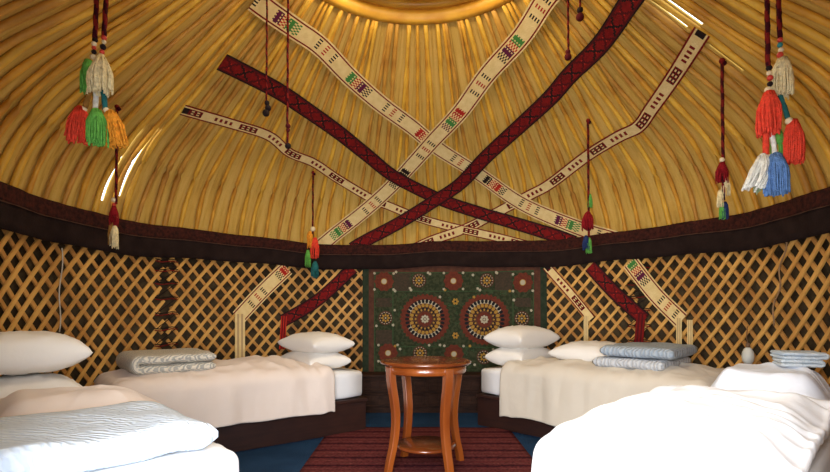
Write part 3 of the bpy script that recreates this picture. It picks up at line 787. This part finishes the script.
# big right ornament
a1 = at(768, 60, Y); rt = empty('tassel_ornament', Vector((a1.x, Y, roofz(a1.x, Y))))
tag(rt, 'large hanging tassel ornament at the right with red, white and blue tassels', 'tassel ornament')
cord(rt, (at(767,0,Y).x, Y, roofz(a1.x,Y)), at(768,66,Y), .0100, seed=3); cord(rt, (at(778,0,Y).x, Y, roofz(a1.x+.05,Y)), at(780,38,Y), .0100, seed=4)
beads(rt, [at(780,40,Y),at(780,45,Y),at(781,50,Y),at(780,55,Y)], [.012,.012,.012,.014], [BEADR,mat('teal_bead',(.02,.2,.22),rough=.4),BEADW,BEADR])
beads(rt, [at(769,68,Y),at(769,73,Y),at(770,78,Y),at(770,84,Y),at(768,90,Y)], [.013,.011,.013,.012,.015], [BEADK,BEADW,BEADR])
tassel(rt, at(783,58,Y), .180, .047, 'cream', 6, 60); tassel(rt, at(769,92,Y-.02), .195, .050, 'red', 7, 80)
cord(rt, at(780,95,Y), at(788,118,Y), .010, (tm('teal'), tm('teal')), False)
beads(rt, [at(789,121,Y)], [.016], [BEADW])
tassel(rt, at(793,120,Y), .200, .046, 'red', 8, 80)
cord(rt, at(766,132,Y), at(766,155,Y), .012, (tm('red'), tm('red')), False); cord(rt, at(772,132,Y), at(775,155,Y), .010, (tm('white'), tm('white')), False)
tassel(rt, at(777,128,Y+.04), .14, .030, 'green', 9, 30)
beads(rt, [at(768,157,Y),at(773,157,Y)], [.014,.012], [BEADW,BEADR])
tassel(rt, at(763,156,Y), .155, .052, 'white', 10, 50, -.9); tassel(rt, at(776,154,Y-.03), .185, .050, 'blue', 11, 80)
tassel(rt, at(760,172,Y+.06), .10, .03, 'pale green', 12, 20)
# smaller cords
def small(px, py_top, label, pieces, Ybeads=(), r=.009, cord_end=None, Y=None, name='tassel_pendant', cat='tassel'):
    top = roof_at(px, py_top, .03); Yd = top.y
    r *= .75; rt = empty(name, top); tag(rt, label, cat)
    e = at(px, cord_end, Yd); cord(rt, top, (top.x, Yd, e.z), r, seed=px)
    beads(rt, [top+Vector((0,0,-.005)), top+Vector((.012,0,-.02))], [r*1.9, r*1.7], [CR1, CR2])
    sc = Yd/FPX*1.05
    for (dx, y0, ln, wd, c) in pieces:
        q = at(px+dx, y0, Yd); tassel(rt, q, ln*sc, wd*sc*.5, c, int(px+y0), 30)
    for (dx, y0, rd, mk) in Ybeads: beads(rt, [at(px+dx, y0, Yd)], [rd*sc*.5], [mk])
    return rt
small(117, 106, 'dark red cord ending in a red and cream tassel by the left wall', [(-3,206,20,9,'dark red'),(-6,222,22,6,'ochre'),(-2,226,22,9,'cream')], [(-3,200,5,BEADW),(-3,205,4,BEADR)], .011, 204)
small(267, -6, 'left of two long dark cords above the dark red band', [], [(0,103,5,BEADK),(1,108,6,BEADK),(-1,113,7,BEADK)], .008, 112, name='beaded_pendant', cat='pendant')
small(288, -6, 'right of two long dark cords above the dark red band', [], [(0,126,5,MAROON),(0,130,4,MAROON),(0,146,6,BEADK)], .010, 146, name='beaded_pendant', cat='pendant')
small(313, 172, 'red cord with orange, red and green tassels left of the hanging', [(-3,232,16,9,'orange'),(2,238,20,9,'red'),(-5,250,17,6,'green'),(2,262,16,9,'teal')], [(0,229,5,BEADW)], .011, 255)
small(588, 120, 'red cord ending in a dark red and green tassel, right of centre', [(2,194,14,5,'green'),(0,213,17,13,'dark red'),(-2,236,14,8,'navy'),(1,238,15,7,'green')], [], .012, 236)
small(722, 60, 'red cord ending in red, cream and blue tassels near the right', [(0,163,20,12,'dark red'),(4,178,18,9,'cream'),(-2,190,17,7,'cream'),(3,202,17,8,'navy'),(0,203,16,6,'green')], [(0,160,5,BEADW)], .012, 200)
small(568, -6, 'long thin dark red cord touching the upper right red band', [], [(0,52,5,MAROON),(0,57,7,MAROON)], .009, 57, name='beaded_pendant', cat='pendant')
small(580, -6, 'short cord with a dark bead at the top, right of centre', [], [(0,10,6,BEADK),(0,17,8,MAROON)], .009, 18, name='beaded_pendant', cat='pendant')

# ------------------------------------------------------------------ small things on the lattice
WIRE = mat('white_wire', (.55,.50,.42), rough=.6)
a_, z_ = cyl_at(62, 243, 2.4); pts = []
for i in range(13):
    t = i/12; aa, z2 = cyl_at(62-3*t+1.2*sin(t*9), 248+84*t, 2.408); pts.append(pol(aa, 2.408, z2))
m_ = MB(); m_.tube(pts, .004, 6); tag(m_.build('hanging_wire', WIRE), 'thin white wire hanging down the lattice at the left', 'wire')
pts = []
for i in range(17):
    t = i/16; aa, z2 = cyl_at(786-14*t+2*sin(t*14), 238+88*t, 2.407); pts.append(pol(aa, 2.407, z2))
m_ = MB(); m_.tube(pts, .005, 6); tag(m_.build('hanging_string', mat('brown_string', (.30,.18,.09), rough=.9)), 'brown string hanging down the lattice at the far right', 'string')
aa, z2 = cyl_at(748, 355, 2.36); root = empty('wall_fitting', pol(aa, 2.36, z2)); tag(root, 'small white plastic fitting on the lattice left of the towels', 'fitting')
m_ = MB(); m_.lathe([(.001,-.065),(.022,-.062),(.036,-.04),(.040,-.01),(.036,.02),(.024,.045),(.012,.055),(.001,.056)], 18); m_.build('shade', mat('frosted_white_plastic', (.62,.64,.60), rough=.4), root)
m_ = MB(); m_.tube([(0,0,.05),(.0,.0,.085)], .014, 10); m_.tube([(0,0,.085),(.01,.03,.12),(.02,.035,.2)], .003, 6); m_.build('socket', mat('brown_plastic', (.16,.09,.05), rough=.5), root)
